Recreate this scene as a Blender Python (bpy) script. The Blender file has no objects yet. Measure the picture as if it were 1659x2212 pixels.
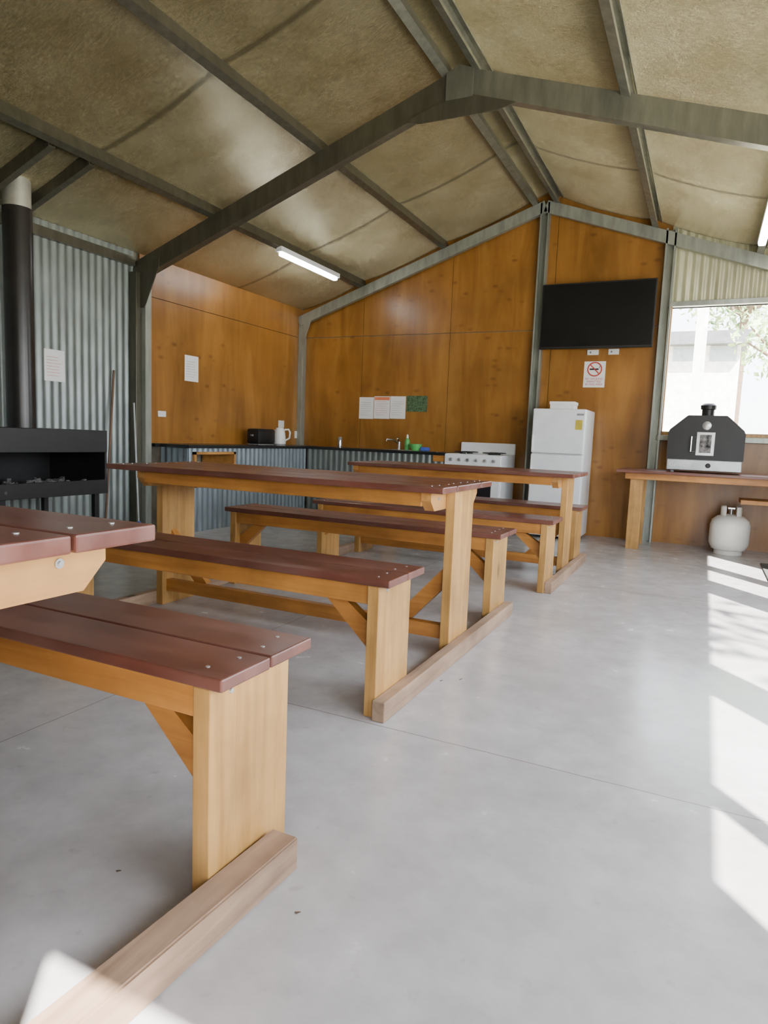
import bpy, bmesh, math, random
from mathutils import Vector, Matrix
random.seed(4)
S=bpy.context.scene; COL=S.collection
F_,YA,PI_,RO=1427.883,math.radians(25.612),math.radians(6.417),math.radians(2.255)
CAM=Vector((0,0,1.0))
def at(px,py,X=None,Y=None,Z=None):
    u=(px-829.5)/F_; v=(1106-py)/F_
    c,s=math.cos(RO),math.sin(RO); u,v=u*c-v*s, v*c+u*s
    d=math.cos(PI_)+v*math.sin(PI_); z=-math.sin(PI_)+v*math.cos(PI_)
    D=Vector((u*math.cos(YA)-d*math.sin(YA), u*math.sin(YA)+d*math.cos(YA), z))
    if X is not None: t=X/D.x
    elif Y is not None: t=Y/D.y
    else: t=(Z-1)/D.z
    return CAM+D*t
# ---------------------------------------------------------------- materials
class N:
    def __init__(s,name):
        s.m=bpy.data.materials.new(name); s.m.use_nodes=True; s.t=s.m.node_tree; s.b=s.t.nodes['Principled BSDF']
        s.tc=s.t.nodes.new('ShaderNodeTexCoord')
    def n(s,typ,**k):
        o=s.t.nodes.new(typ)
        for a,b in k.items(): setattr(o,a,b)
        return o
    def l(s,a,b): s.t.links.new(a,b)
    def coord(s,scale=(1,1,1),rnd=False):
        mp=s.n('ShaderNodeMapping'); mp.inputs['Scale'].default_value=scale
        s.l(s.tc.outputs['Object'],mp.inputs['Vector'])
        if rnd:
            oi=s.n('ShaderNodeObjectInfo'); ml=s.n('ShaderNodeMath',operation='MULTIPLY'); ml.inputs[1].default_value=37.
            s.l(oi.outputs['Random'],ml.inputs[0]); s.l(ml.outputs[0],mp.inputs['Location'])
        return mp.outputs[0]
    def noise(s,vec,scale=5,detail=4,rough=.55,dist=0):
        o=s.n('ShaderNodeTexNoise'); o.inputs['Scale'].default_value=scale; o.inputs['Detail'].default_value=detail
        o.inputs['Roughness'].default_value=rough; o.inputs['Distortion'].default_value=dist
        s.l(vec,o.inputs['Vector']); return o.outputs['Fac']
    def ramp(s,fac,stops):
        o=s.n('ShaderNodeValToRGB'); e=o.color_ramp.elements
        while len(e)<len(stops): e.new(.5)
        for i,(p,c) in enumerate(stops):
            e[i].position=p; e[i].color=(c,c,c,1) if isinstance(c,(int,float)) else (*c,1)
        s.l(fac,o.inputs['Fac']); return o.outputs['Color']
    def mix(s,fac,a,b,mode='MIX'):
        o=s.n('ShaderNodeMix',data_type='RGBA',blend_type=mode)
        for sock,v in ((o.inputs[0],fac),(o.inputs[6],a),(o.inputs[7],b)):
            if isinstance(v,(int,float)): sock.default_value=v
            elif isinstance(v,tuple): sock.default_value=(*v,1)
            else: s.l(v,sock)
        return o.outputs[2]
    def math(s,op,a,b=0.):
        o=s.n('ShaderNodeMath',operation=op)
        for i,v in ((0,a),(1,b)):
            if isinstance(v,(int,float)): o.inputs[i].default_value=v
            else: s.l(v,o.inputs[i])
        return o.outputs[0]
    def bump(s,h,st=.3,dist=.01):
        o=s.n('ShaderNodeBump'); o.inputs['Strength'].default_value=st; o.inputs['Distance'].default_value=dist
        s.l(h,o.inputs['Height']); s.l(o.outputs[0],s.b.inputs['Normal'])
    def fin(s,col=None,rough=.5,metal=0.,spec=None):
        if col is not None:
            if isinstance(col,tuple): s.b.inputs['Base Color'].default_value=(*col,1)
            else: s.l(col,s.b.inputs['Base Color'])
        if isinstance(rough,(int,float)): s.b.inputs['Roughness'].default_value=rough
        else: s.l(rough,s.b.inputs['Roughness'])
        s.b.inputs['Metallic'].default_value=metal
        if spec is not None: s.b.inputs['Specular IOR Level'].default_value=spec
        return s.m
def simple(name,c,rough=.5,metal=0.,var=.12,scale=8,bump=0.):
    k=N(name); f=k.noise(k.coord(),scale,4)
    c2=tuple(max(0,x*(1-var*2)) for x in c); c3=tuple(min(1,x*(1+var)) for x in c)
    col=k.ramp(f,[(.3,c2),(.7,c3)])
    if bump: k.bump(f,bump,.004)
    return k.fin(col,rough,metal)
def wood(name,axis,light,dark,knot,rough=.5,kn=.055,sc=26,kscale=2.6,bump=.15,wear=None):
    k=N(name); s=[sc,sc,sc]; s[axis]=1.6
    v=k.coord(tuple(s),True); f=k.noise(v,1.0,5,.6,.6)
    col=k.ramp(f,[(.28,dark),(.5,tuple((a+b)/2 for a,b in zip(light,dark))),(.72,light)])
    s2=[kscale*1.4]*3; s2[axis]=kscale*.75
    vo=k.n('ShaderNodeTexVoronoi'); vo.inputs['Scale'].default_value=1.; k.l(k.coord(tuple(s2),True),vo.inputs['Vector'])
    km=k.ramp(vo.outputs['Distance'],[(kn*.5,1.),(kn*1.6,0.)])
    col=k.mix(km,col,knot)
    big=k.ramp(k.noise(k.coord((1,1,1),True),3.2,4,.6),[(.3,.64),(.7,1.14)])
    col=k.mix(1.,col,big,'MULTIPLY')
    if wear:
        wm=k.ramp(k.noise(k.coord((2,5,5),True),1.3,5,.6),[(.40,0.),(.80,.6)])
        col=k.mix(wm,col,wear)
        k.bump(f,bump,.003); return k.fin(col,k.ramp(wm,[(0.,rough-.06),(.5,rough+.10)]))
    k.bump(f,bump,.003)
    return k.fin(col,rough)
PK=(.11,.045,.014)
PINE=[wood('pine_x',0,(.54,.24,.053),(.34,.13,.024),PK,.42),wood('pine_y',1,(.58,.29,.08),(.40,.17,.04),PK,.45,.09,20,2.4),wood('pine_z',2,(.57,.325,.105),(.36,.18,.047),PK,.38,.10,26,3.2)]
RAIL=wood('rail_timber',1,(.41,.275,.185),(.25,.155,.10),(.11,.065,.04),.7,.06,30,2.6,.5)
DECK=wood('deck_red',0,(.165,.055,.037),(.10,.033,.023),(.04,.016,.012),.34,.02,14,2.6,.10,(.235,.125,.10))
def ply():
    k=N('plywood'); v=k.coord((5,5,.8)); f=k.noise(v,1.,4,.55,1.0)
    col=k.ramp(f,[(.25,(.20,.082,.014)),(.5,(.28,.122,.023)),(.75,(.36,.17,.037))])
    vo=k.n('ShaderNodeTexVoronoi'); vo.inputs['Scale'].default_value=1.; k.l(k.coord((6,6,11)),vo.inputs['Vector'])
    km=k.ramp(vo.outputs['Distance'],[(.08,.6),(.30,0.)])
    rows=k.ramp(k.noise(k.coord((.7,.7,2.6)),1.,2),[(.52,0.),(.60,1.)])
    col=k.mix(k.math('MULTIPLY',km,rows),col,(.10,.038,.009))
    col=k.mix(1.,col,k.ramp(k.noise(k.coord((.8,.8,.9)),1.6,5),[(.3,.74),(.7,1.2)]),'MULTIPLY')
    k.bump(f,.03,.002)
    return k.fin(col,.32)
PLY=ply()
def concrete():
    k=N('concrete_floor'); v=k.coord()
    a=k.noise(v,1.2,5,.6); b=k.noise(v,8,7,.65); c=k.noise(v,55,3,.6)
    col=k.ramp(a,[(.3,(.375,.352,.35)),(.7,(.50,.49,.505))])
    col=k.mix(1.,col,k.ramp(b,[(.3,.86),(.65,1.05)]),'MULTIPLY')
    col=k.mix(k.ramp(k.noise(v,17,4,.55),[(.64,0.),(.78,.45)]),col,(.25,.225,.21))
    sx=k.n('ShaderNodeSeparateXYZ'); k.l(v,sx.inputs[0])
    w=k.math('MULTIPLY',k.math('SUBTRACT',k.noise(v,6,2),.5),.008)
    def line(o,val,wd):
        d=k.math('ABSOLUTE',k.math('SUBTRACT',k.math('ADD',o,w),val)); return k.math('LESS_THAN',d,wd)
    m=line(sx.outputs[1],2.0,.0026)
    m=k.math('MAXIMUM',m,line(sx.outputs[1],4.83,.003)); m=k.math('MAXIMUM',m,line(sx.outputs[0],-1.92,.002))
    col=k.mix(k.math('MULTIPLY',m,.65),col,(.16,.12,.10))
    k.bump(c,.03,.002)
    return k.fin(col,k.ramp(b,[(.3,.18),(.7,.28)]))
CONC=concrete()
def foil():
    k=N('foil_insulation'); f=k.noise(k.coord((22,130,22)),1.,5,.75); g=k.noise(k.coord((75,50,75)),1.,4,.75); b_=k.noise(k.coord((9,16,9)),1.,4,.6)
    h=k.math('ADD',k.math('ADD',f,k.math('MULTIPLY',g,.6)),k.math('MULTIPLY',b_,.9))
    a=k.noise(k.coord(),2.5,4)
    col=k.ramp(a,[(.3,(.50,.42,.235)),(.7,(.70,.62,.40))])
    col=k.mix(1.,col,k.ramp(f,[(.32,.62),(.68,1.15)]),'MULTIPLY')
    sx=k.n('ShaderNodeSeparateXYZ'); k.l(k.coord(),sx.inputs[0])
    md=k.math('PINGPONG',k.math('SUBTRACT',sx.outputs[1],3.57-13.5),.675)
    col=k.mix(k.ramp(md,[(.012,.65),(.035,0.)]),col,(.14,.12,.07))
    k.bump(h,1.,.028)
    return k.fin(col,.24,.9)
FOIL=foil()
def zinc(name,c,rough=.4,metal=.6):
    k=N(name); f=k.noise(k.coord((9,9,2)),1.5,5,.6)
    col=k.ramp(f,[(.3,tuple(x*.72 for x in c)),(.7,tuple(x*1.15 for x in c))])
    k.bump(k.noise(k.coord(),30,2),.05,.002)
    return k.fin(col,rough,metal)
ZINC=zinc('corrugated_zinc',(.195,.22,.21),.40,.45); ZB=zinc('counter_zinc_lit',(.24,.285,.32),.42,.4)  # ZB: bluish reflected light put into the colour of the left counter facing
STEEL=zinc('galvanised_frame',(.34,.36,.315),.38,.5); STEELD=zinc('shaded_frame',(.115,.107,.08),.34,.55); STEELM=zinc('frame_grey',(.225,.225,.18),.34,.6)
CREAM=zinc('cream_corrugated',(.60,.58,.38),.4,.25)
BLACK=simple('black_steel',(.018,.017,.017),.45,.3); FLUEM=simple('flue_black',(.026,.023,.022),.3,.3)
TOPM=simple('worktop_black',(.012,.013,.014),.3)
WHITE=simple('white_enamel',(.76,.78,.80),.3,0,.03); PLAST=simple('white_plastic',(.78,.78,.76),.4,0,.03)
PAPER=simple('paper',(.80,.80,.80),.7,0,.03); INK=simple('ink_grey',(.25,.26,.30),.8); RED=simple('ink_red',(.55,.06,.05),.7); ORG=simple('ink_orange',(.75,.22,.10),.7)
GREENP=simple('map_green',(.08,.15,.07),.6,0,.4,40); CHROME=simple('chrome',(.7,.7,.7),.15,1.); SCREW=simple('screw_zinc',(.55,.55,.55),.35,.8)
SCREEN=simple('tv_screen',(.006,.006,.007),.25); GREEN=simple('green_plastic',(.10,.45,.12),.3); BLUE=simple('blue_plastic',(.05,.10,.45),.5)
TANK=simple('tank_cream',(.80,.80,.75),.38,0,.03); GLASSD=simple('oven_glass',(.02,.02,.025),.1); STICK=simple('stick_wood',(.16,.09,.055),.7)
ASH=simple('ash_grey',(.20,.19,.185),.95,0,.5,30); WALLX=simple('outer_wall',(.24,.23,.19),.8); YEL=simple('label_yellow',(.6,.45,.05),.6)
LEAFM=simple('leaf_green',(.36,.52,.22),.6,0,.4,3); BARK=simple('bark',(.15,.10,.07),.9); GRASS=simple('outside_ground',(.50,.47,.33),.95,0,.2,1)
HOUSEW=simple('house_cream',(.82,.81,.79),.8); HROOF=simple('house_roof',(.11,.11,.12),.7); DLEAF=simple('dead_leaf',(.13,.085,.06),.8); GREY=simple('grey_plastic',(.2,.2,.2),.5)
def emit(name,c,st):
    k=N(name); k.b.inputs['Emission Color'].default_value=(*c,1); k.b.inputs['Emission Strength'].default_value=st; return k.fin((.9,.9,.9),.5)
TUBE=emit('tube_glow',(.95,.98,1.),42.)
# ---------------------------------------------------------------- mesh builder
ORG_={}
class MB:
    def __init__(s): s.bm=bmesh.new()
    def _merge(s,b2):
        me=bpy.data.meshes.new('t'); b2.to_mesh(me); b2.free(); s.bm.from_mesh(me); bpy.data.meshes.remove(me)
    def box(s,x0,x1,y0,y1,z0,z1,bev=0.):
        b=bmesh.new(); bmesh.ops.create_cube(b,size=1.)
        for v in b.verts: v.co=Vector(((x0+x1)/2+v.co.x*(x1-x0),(y0+y1)/2+v.co.y*(y1-y0),(z0+z1)/2+v.co.z*(z1-z0)))
        if bev: bmesh.ops.bevel(b,geom=list(b.edges),offset=bev,segments=2,affect='EDGES',profile=.5)
        s._merge(b); return s
    def obox(s,p0,p1,w,h,side=(0,1,0)):
        p0,p1=Vector(p0),Vector(p1); d=p1-p0; L=d.length; d.normalize(); sd=Vector(side); sd=(sd-d*sd.dot(d)).normalized(); up=d.cross(sd)
        b=bmesh.new(); bmesh.ops.create_cube(b,size=1.)
        c=(p0+p1)/2
        for v in b.verts: v.co=c+d*(v.co.x*L)+sd*(v.co.y*w)+up*(v.co.z*h)
        s._merge(b); return s
    def prism(s,pts,vec):
        b=bmesh.new(); vec=Vector(vec); a=[b.verts.new(Vector(p)) for p in pts]; c=[b.verts.new(Vector(p)+vec) for p in pts]
        b.faces.new(a); b.faces.new(c[::-1]); n=len(a)
        for i in range(n): b.faces.new((a[i],c[i],c[(i+1)%n],a[(i+1)%n]))
        bmesh.ops.recalc_face_normals(b,faces=b.faces); s._merge(b); return s
    def cyl(s,p0,p1,r0,r1=None,seg=20):
        r1=r0 if r1 is None else r1; p0,p1=Vector(p0),Vector(p1); d=(p1-p0).normalized()
        a=d.orthogonal().normalized(); e=d.cross(a); b=bmesh.new(); A=[];B=[]
        for i in range(seg):
            t=2*math.pi*i/seg; o=a*math.cos(t)+e*math.sin(t); A.append(b.verts.new(p0+o*r0)); B.append(b.verts.new(p1+o*r1))
        b.faces.new(A[::-1]); b.faces.new(B)
        for i in range(seg): b.faces.new((A[i],A[(i+1)%seg],B[(i+1)%seg],B[i]))
        s._merge(b); return s
    def lathe(s,prof,c,seg=28,axis='Z'):
        b=bmesh.new(); c=Vector(c); R=[]
        for r,z in prof:
            R.append([b.verts.new(c+(Vector((r*math.cos(2*math.pi*i/seg),r*math.sin(2*math.pi*i/seg),z)) if axis=='Z' else Vector((r*math.cos(2*math.pi*i/seg),-z,r*math.sin(2*math.pi*i/seg))))) for i in range(seg)])
        for k in range(len(R)-1):
            for i in range(seg): b.faces.new((R[k][i],R[k][(i+1)%seg],R[k+1][(i+1)%seg],R[k+1][i]))
        b.faces.new(R[0][::-1]); b.faces.new(R[-1]); bmesh.ops.recalc_face_normals(b,faces=b.faces); s._merge(b); return s
    def tube(s,pts,r,seg=8):
        """one continuous swept tube"""
        pts=[Vector(p) for p in pts]; b=bmesh.new(); R=[]; n=len(pts); closed=(pts[0]-pts[-1]).length<1e-6
        if closed: pts=pts[:-1]; n-=1
        ref=None
        for i in range(n):
            if closed: d=pts[(i+1)%n]-pts[i-1]
            else: d=pts[min(i+1,n-1)]-pts[max(i-1,0)]
            d.normalize()
            if ref is None: ref=d.orthogonal().normalized()
            ref=(ref-d*ref.dot(d)).normalized(); e=d.cross(ref)
            R.append([b.verts.new(pts[i]+(ref*math.cos(2*math.pi*j/seg)+e*math.sin(2*math.pi*j/seg))*r) for j in range(seg)])
        for i in range(n if closed else n-1):
            A,B=R[i],R[(i+1)%n]
            for j in range(seg): b.faces.new((A[j],A[(j+1)%seg],B[(j+1)%seg],B[j]))
        if not closed: b.faces.new(R[0][::-1]); b.faces.new(R[-1])
        bmesh.ops.recalc_face_normals(b,faces=b.faces); s._merge(b); return s
    def ring(s,c,R,r,axis='Y',seg=28):
        c=Vector(c); P=[]
        for i in range(seg):
            t=2*math.pi*i/seg
            P.append(c+(Vector((R*math.cos(t),0,R*math.sin(t))) if axis=='Y' else Vector((R*math.cos(t),R*math.sin(t),0))))
        return s.tube(P+[P[0].copy()],r,6)
    def cchan(s,p0,p1,depth,width,th=.006,lip=.015,side=(0,1,0)):
        p0,p1=Vector(p0),Vector(p1); d=(p1-p0).normalized(); sd=Vector(side); sd=(sd-d*sd.dot(d)).normalized(); up=d.cross(sd)
        if up.z<0: up=-up
        w,h=width/2,depth/2
        q=[(-w,-h),(w,-h),(w,-h+lip),(w-th,-h+lip),(w-th,-h+th),(-w+th,-h+th),(-w+th,h-th),(w-th,h-th),(w-th,h-lip),(w,h-lip),(w,h),(-w,h)]
        return s.prism([p0+sd*a+up*b for a,b in q],p1-p0)
    def corr(s,axis,a0,a1,base,z0,z1,amp=.0075,per=.076,n=6,zf=None):
        b=bmesh.new(); m=max(2,int((a1-a0)/per*n)); T=[];B=[]
        for i in range(m+1):
            a=a0+(a1-a0)*i/m; o=base+amp*math.sin(2*math.pi*a/per); zt=zf(a) if zf else z1
            p=(lambda z:(o,a,z)) if axis=='Y' else (lambda z:(a,o,z))
            B.append(b.verts.new(p(z0))); T.append(b.verts.new(p(zt)))
        for i in range(m): b.faces.new((B[i],B[i+1],T[i+1],T[i]))
        s._merge(b); return s
    def build(s,name,mat,parent=None,smooth=False,origin=None,split=False):
        if split:
            out=[]; seen=set(); bm=s.bm; bm.verts.ensure_lookup_table()
            for v in bm.verts:
                if v.index in seen: continue
                st=[v]; isl=[]; seen.add(v.index)
                while st:
                    q=st.pop(); isl.append(q)
                    for e in q.link_edges:
                        w=e.other_vert(q)
                        if w.index not in seen: seen.add(w.index); st.append(w)
                m=MB(); mp={q.index:m.bm.verts.new(q.co) for q in isl}
                fs={f for q in isl for f in q.link_faces}
                for f in fs: m.bm.faces.new([mp[x.index] for x in f.verts])
                out.append(m)
            for m in out: m.build(name,mat,parent,smooth,origin)
            bm.free(); return None
        me=bpy.data.meshes.new(name)
        if parent is not None: O=ORG_[parent.name]
        else:
            xs=[v.co for v in s.bm.verts]
            O=Vector(origin) if origin is not None else Vector(((min(v.x for v in xs)+max(v.x for v in xs))/2,(min(v.y for v in xs)+max(v.y for v in xs))/2,min(v.z for v in xs)))
        bmesh.ops.translate(s.bm,verts=s.bm.verts,vec=-O)
        s.bm.to_mesh(me); s.bm.free(); me.materials.append(mat)
        if smooth: me.shade_smooth()
        o=bpy.data.objects.new(name,me); COL.objects.link(o)
        if smooth:
            try: me.set_sharp_from_angle(angle=math.radians(40))
            except Exception: pass
        if parent is not None: o.parent=parent
        else: o.location=O
        ORG_[o.name]=O
        return o
def tag(o,label,cat,group=None):
    o['label']=label; o['category']=cat
    if group: o['group']=group
    return o
def root(name,loc,label,cat,group=None):
    o=bpy.data.objects.new(name,None); COL.objects.link(o); o.location=loc; o.empty_display_size=.1; ORG_[o.name]=Vector(loc); return tag(o,label,cat,group)
def struct(o): o['kind']='structure'; return o
def textmesh(name,body,size,loc,rot,mat,parent,ext=.0008,align='CENTER'):
    cu=bpy.data.curves.new('t','FONT'); cu.body=body; cu.size=size; cu.extrude=ext; cu.align_x=align; cu.align_y='CENTER'
    o=bpy.data.objects.new('t',cu); COL.objects.link(o); dg=bpy.context.evaluated_depsgraph_get(); me=bpy.data.meshes.new_from_object(o.evaluated_get(dg))
    bpy.data.objects.remove(o); me.materials.clear(); me.materials.append(mat)
    M_=Matrix.Translation(Vector(loc)-ORG_[parent.name])@rot.to_4x4(); me.transform(M_)
    o=bpy.data.objects.new(name,me); COL.objects.link(o); o.parent=parent; ORG_[o.name]=ORG_[parent.name]; return o
RB=Matrix.Rotation(math.pi/2,3,'X')
# ---------------------------------------------------------------- the shell
XL,XR,YB,YF=-4.97,1.40,7.63,-.98
XC,ZR,SL=-1.793,3.65,.350
roof=lambda x: ZR-SL*abs(x-XC)
RT=.10
PUR=[-4.97,-4.06,-2.976,XC-.13,XC+.13,-.64,.33,1.40]
m=MB(); m.box(XL-.1,XR+.1,YF-.1,YB+.1,-.12,0); struct(m.build('floor',CONC,origin=(0,0,0)))
m=MB(); m.box(-30,30,-25,60,-.2,-.13); struct(m.build('ground_outside',GRASS,origin=(0,0,-.13)))
b=bmesh.new(); xs=[]
for a,c in zip(PUR[:-1],PUR[1:]):
    nn=12
    for i in range(nn): xs.append((a+(c-a)*i/nn,i/nn,c-a))
xs.append((PUR[-1],0,1.))
ys=[YF+(YB-YF)*j/80 for j in range(81)]; G=[]
for x,fr,wd in xs:
    rr=[]
    for y in ys:
        sag=.04*min(1,wd/1.)*math.sin(math.pi*fr)**.7*(1 if wd>.5 else .2)
        sag*=.78+.22*math.sin(2*math.pi*(y-3.57)/1.35+1.5)
        rr.append(b.verts.new((x,y,roof(x)+RT-sag)))
    G.append(rr)
for i in range(len(G)-1):
    for j in range(80): b.faces.new((G[i][j],G[i][j+1],G[i+1][j+1],G[i+1][j]))
m=MB(); m.bm.free(); m.bm=b; struct(m.build('ceiling',FOIL,smooth=True,origin=(0,0,0)))
m=MB()
for x0,x1 in ((XL-.25,XC),(XC,XR+.25)):
    m.prism([(x0,YF-.2,roof(x0)+RT+.03),(x1,YF-.2,roof(x1)+RT+.03),(x1,YF-.2,roof(x1)+RT+.07),(x0,YF-.2,roof(x0)+RT+.07)],(0,YB-YF+.4,0))
struct(m.build('roof_sheeting',ZINC,origin=(0,0,0)))
m=MB(); m.box(XL-.08,XL-.03,YF-.05,YB+.05,-.1,roof(XL)+RT+.02); WL=struct(m.build('wall_left',WALLX))
m=MB(); m.corr('Y',YF,4.72,XL,0,roof(XL)+RT); m.build('corrugated_sheet',ZINC,WL,True)
m=MB(); m.box(XL-.02,XL,4.80,YB,0,2.268); m.box(XL-.02,XL,4.80,YB,2.274,roof(XL)+RT)
m.build('plywood_panel',PLY,WL)
def gable(m,x0,x1,z0,z1,y0,y1,drop=0.):
    segs=[(x0,x1)] if not (x0<XC<x1) else [(x0,XC),(XC,x1)]
    for a,c in segs:
        ta=z1 if z1 is not None else roof(a)+RT-drop; tc=z1 if z1 is not None else roof(c)+RT-drop
        m.prism([(a,y0,z0),(c,y0,z0),(c,y0,tc),(a,y0,ta)],(0,y1-y0,0))
WX0=at(1437,800,Y=YB).x; WZ0=at(1500,938,Y=YB).z; WZ1=at(1500,662,Y=YB).z
WX1=1.15
m=MB(); gable(m,XL-.05,WX0,-.1,None,YB+.02,YB+.08); gable(m,WX0,WX1,-.1,WZ0,YB+.02,YB+.08); gable(m,WX0,WX1,WZ1,None,YB+.02,YB+.08); gable(m,WX1,XR+.05,-.1,None,YB+.02,YB+.08)
WB=struct(m.build('wall_back',WALLX))
m=MB(); e=.003
cols=[XL,-4.05,-2.87,-1.66,-.484]
for a,c in zip(cols[:-1],cols[1:]):
    m.box(a+e,c-e,YB,YB+.018,0,2.270); gable(m,a+e,c-e,2.278,None,YB,YB+.018)
m.box(-.484+e,WX1,YB,YB+.018,0,WZ0-.06)
m.box(-.484+e,WX0,YB,YB+.018,WZ0-.06,WZ1+.05)
m.build('plywood_panel',PLY,WB)
m=MB(); m.corr('X',WX0-.05,XR,YB+.004,WZ1+.05,0,.009,.076,6,lambda a:roof(a)+RT); m.build('corrugated_sheet',CREAM,WB,True)
m=MB(); fy0,fy1=YB-.03,YB+.1
m.box(WX0-.02,WX0+.02,fy0,fy1,WZ0,WZ1,.003); m.box(WX1-.02,WX1+.02,fy0,fy1,WZ0,WZ1,.003); m.box(WX0-.02,WX1+.02,fy0,fy1,WZ0-.02,WZ0+.02,.003)
W1=struct(m.build('window_1',PINE[2]))
m=MB(); m.box(WX0-.03,WX1+.03,YB-.06,YB+.0,WZ0-.075,WZ0-.02,.004); m.build('window_sill',STEEL,W1)
m=MB(); m.box(WX0-.03,WX1+.03,YB-.05,YB+.09,WZ1,WZ1+.05,.004); m.build('window_head',STEEL,W1)
OPS=[(.0,.43),(.50,1.38),(1.76,3.55),(4.0,5.4)]
m=MB(); X0,X1=XR,XR+.06
m.box(X0,X1,YF-.05,YB+.05,-.1,.9); m.box(X0,X1,YF-.05,YB+.05,2.1,roof(XR)+RT+.02)
pz=[YF-.05]+[v for o in OPS for v in o]+[YB+.05]
for i in range(0,len(pz),2): m.box(X0,X1,pz[i],pz[i+1],.9,2.1)
WR=struct(m.build('wall_right',WALLX))
m=MB(); gable(m,XL-.05,.40,-.1,None,YF-.06,YF); gable(m,.40,1.25,2.31,None,YF-.06,YF); gable(m,1.25,XR+.05,-.1,None,YF-.06,YF)
struct(m.build('wall_front',WALLX))
# ---------------------------------------------------------------- steel frame
tn=[0]
def trim(m,mat,label=None):
    tn[0]+=1; o=struct(m.build('trim_%d'%tn[0],mat))
    if label: o['label']=label
    return o
def rafter(y,dep,wid,mats,side,lift=0.):
    for (x0,x1),mt_ in zip(((XL,XC),(XC,XR)),mats):
        m=MB(); z0,z1=roof(x0)-dep/2/.94,roof(x1)-dep/2/.94
        if x0==XC: z1+=lift
        m.cchan((x0,y,z0),(x1,y,z1),dep,wid,.008,.02,(0,side,0))
        trim(m,mt_,'sloping steel rafter of the roof frame')
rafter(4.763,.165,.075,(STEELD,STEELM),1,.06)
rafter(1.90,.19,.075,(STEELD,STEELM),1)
rafter(YB-.07,.12,.06,(STEEL,STEEL),1)
m=MB(); m.prism([(XC-.42,4.71,roof(XC-.42)-.17),(XC,4.71,roof(XC)-.18),(XC+.42,4.71,roof(XC+.42)-.17),(XC+.30,4.71,roof(XC+.42)-.20),(XC-.30,4.71,roof(XC-.42)-.20)],(0,.01,0))
trim(m,STEELD,'apex bracket under the ridge')
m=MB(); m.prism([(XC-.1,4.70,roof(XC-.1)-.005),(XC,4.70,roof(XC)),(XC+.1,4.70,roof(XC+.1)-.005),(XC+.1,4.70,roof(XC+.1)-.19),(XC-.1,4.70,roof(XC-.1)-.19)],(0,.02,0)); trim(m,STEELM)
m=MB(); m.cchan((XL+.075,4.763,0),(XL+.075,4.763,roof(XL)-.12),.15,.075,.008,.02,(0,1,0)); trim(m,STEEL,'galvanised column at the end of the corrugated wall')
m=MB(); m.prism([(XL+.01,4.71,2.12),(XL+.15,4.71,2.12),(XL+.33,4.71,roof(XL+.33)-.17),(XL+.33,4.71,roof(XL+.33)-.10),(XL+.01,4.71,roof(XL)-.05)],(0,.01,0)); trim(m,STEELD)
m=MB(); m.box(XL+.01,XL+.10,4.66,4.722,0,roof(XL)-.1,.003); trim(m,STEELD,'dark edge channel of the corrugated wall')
m=MB(); m.cchan((XR-.075,4.763,0),(XR-.075,4.763,roof(XR)-.12),.15,.075,.008,.02,(0,1,0)); trim(m,STEEL)
def post(px,py,w,ztop,lab):
    x=at(px,py,Y=YB-.07).x
    m=MB(); m.cchan((x,YB-.055,0),(x,YB-.055,ztop),w,.09,.006,.018,(0,-1,0)); return x,trim(m,STEEL,lab)
xp1,_=post(1152,880,.10,roof(-1.82)-.02,'tall galvanised post behind the fridge'); xp2,_=post(1420,880,.10,roof(-.45)+.05,'galvanised post left of the window')
m=MB(); m.box(XL,XL+.07,YB-.09,YB,0,roof(XL)-.1,.004); trim(m,STEEL,'corner post behind the worktop')
m=MB(); m.prism([(XL+.07,YB-.1,2.16),(XL+.2,YB-.1,roof(XL+.2)-.12),(XL+.07,YB-.1,roof(XL)-.1)],(0,.01,0)); trim(m,STEEL)
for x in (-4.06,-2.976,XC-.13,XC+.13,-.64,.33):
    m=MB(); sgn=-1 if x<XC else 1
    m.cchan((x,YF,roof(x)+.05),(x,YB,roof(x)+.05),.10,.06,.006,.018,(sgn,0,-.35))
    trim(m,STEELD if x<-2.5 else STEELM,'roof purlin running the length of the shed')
m=MB(); m.box(XL,XL+.04,YF,4.71,roof(XL)-.04,roof(XL)+.04); trim(m,STEELD)
for y in (3.18,3.50):
    m=MB(); m.cchan((XL+.02,y,roof(XL+.02)+.03),(-4.09,y,roof(-4.09)+.03),.09,.05,.006,.015,(0,1,0)); trim(m,STEELD,'short roof trimmer beside the flue')
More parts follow.
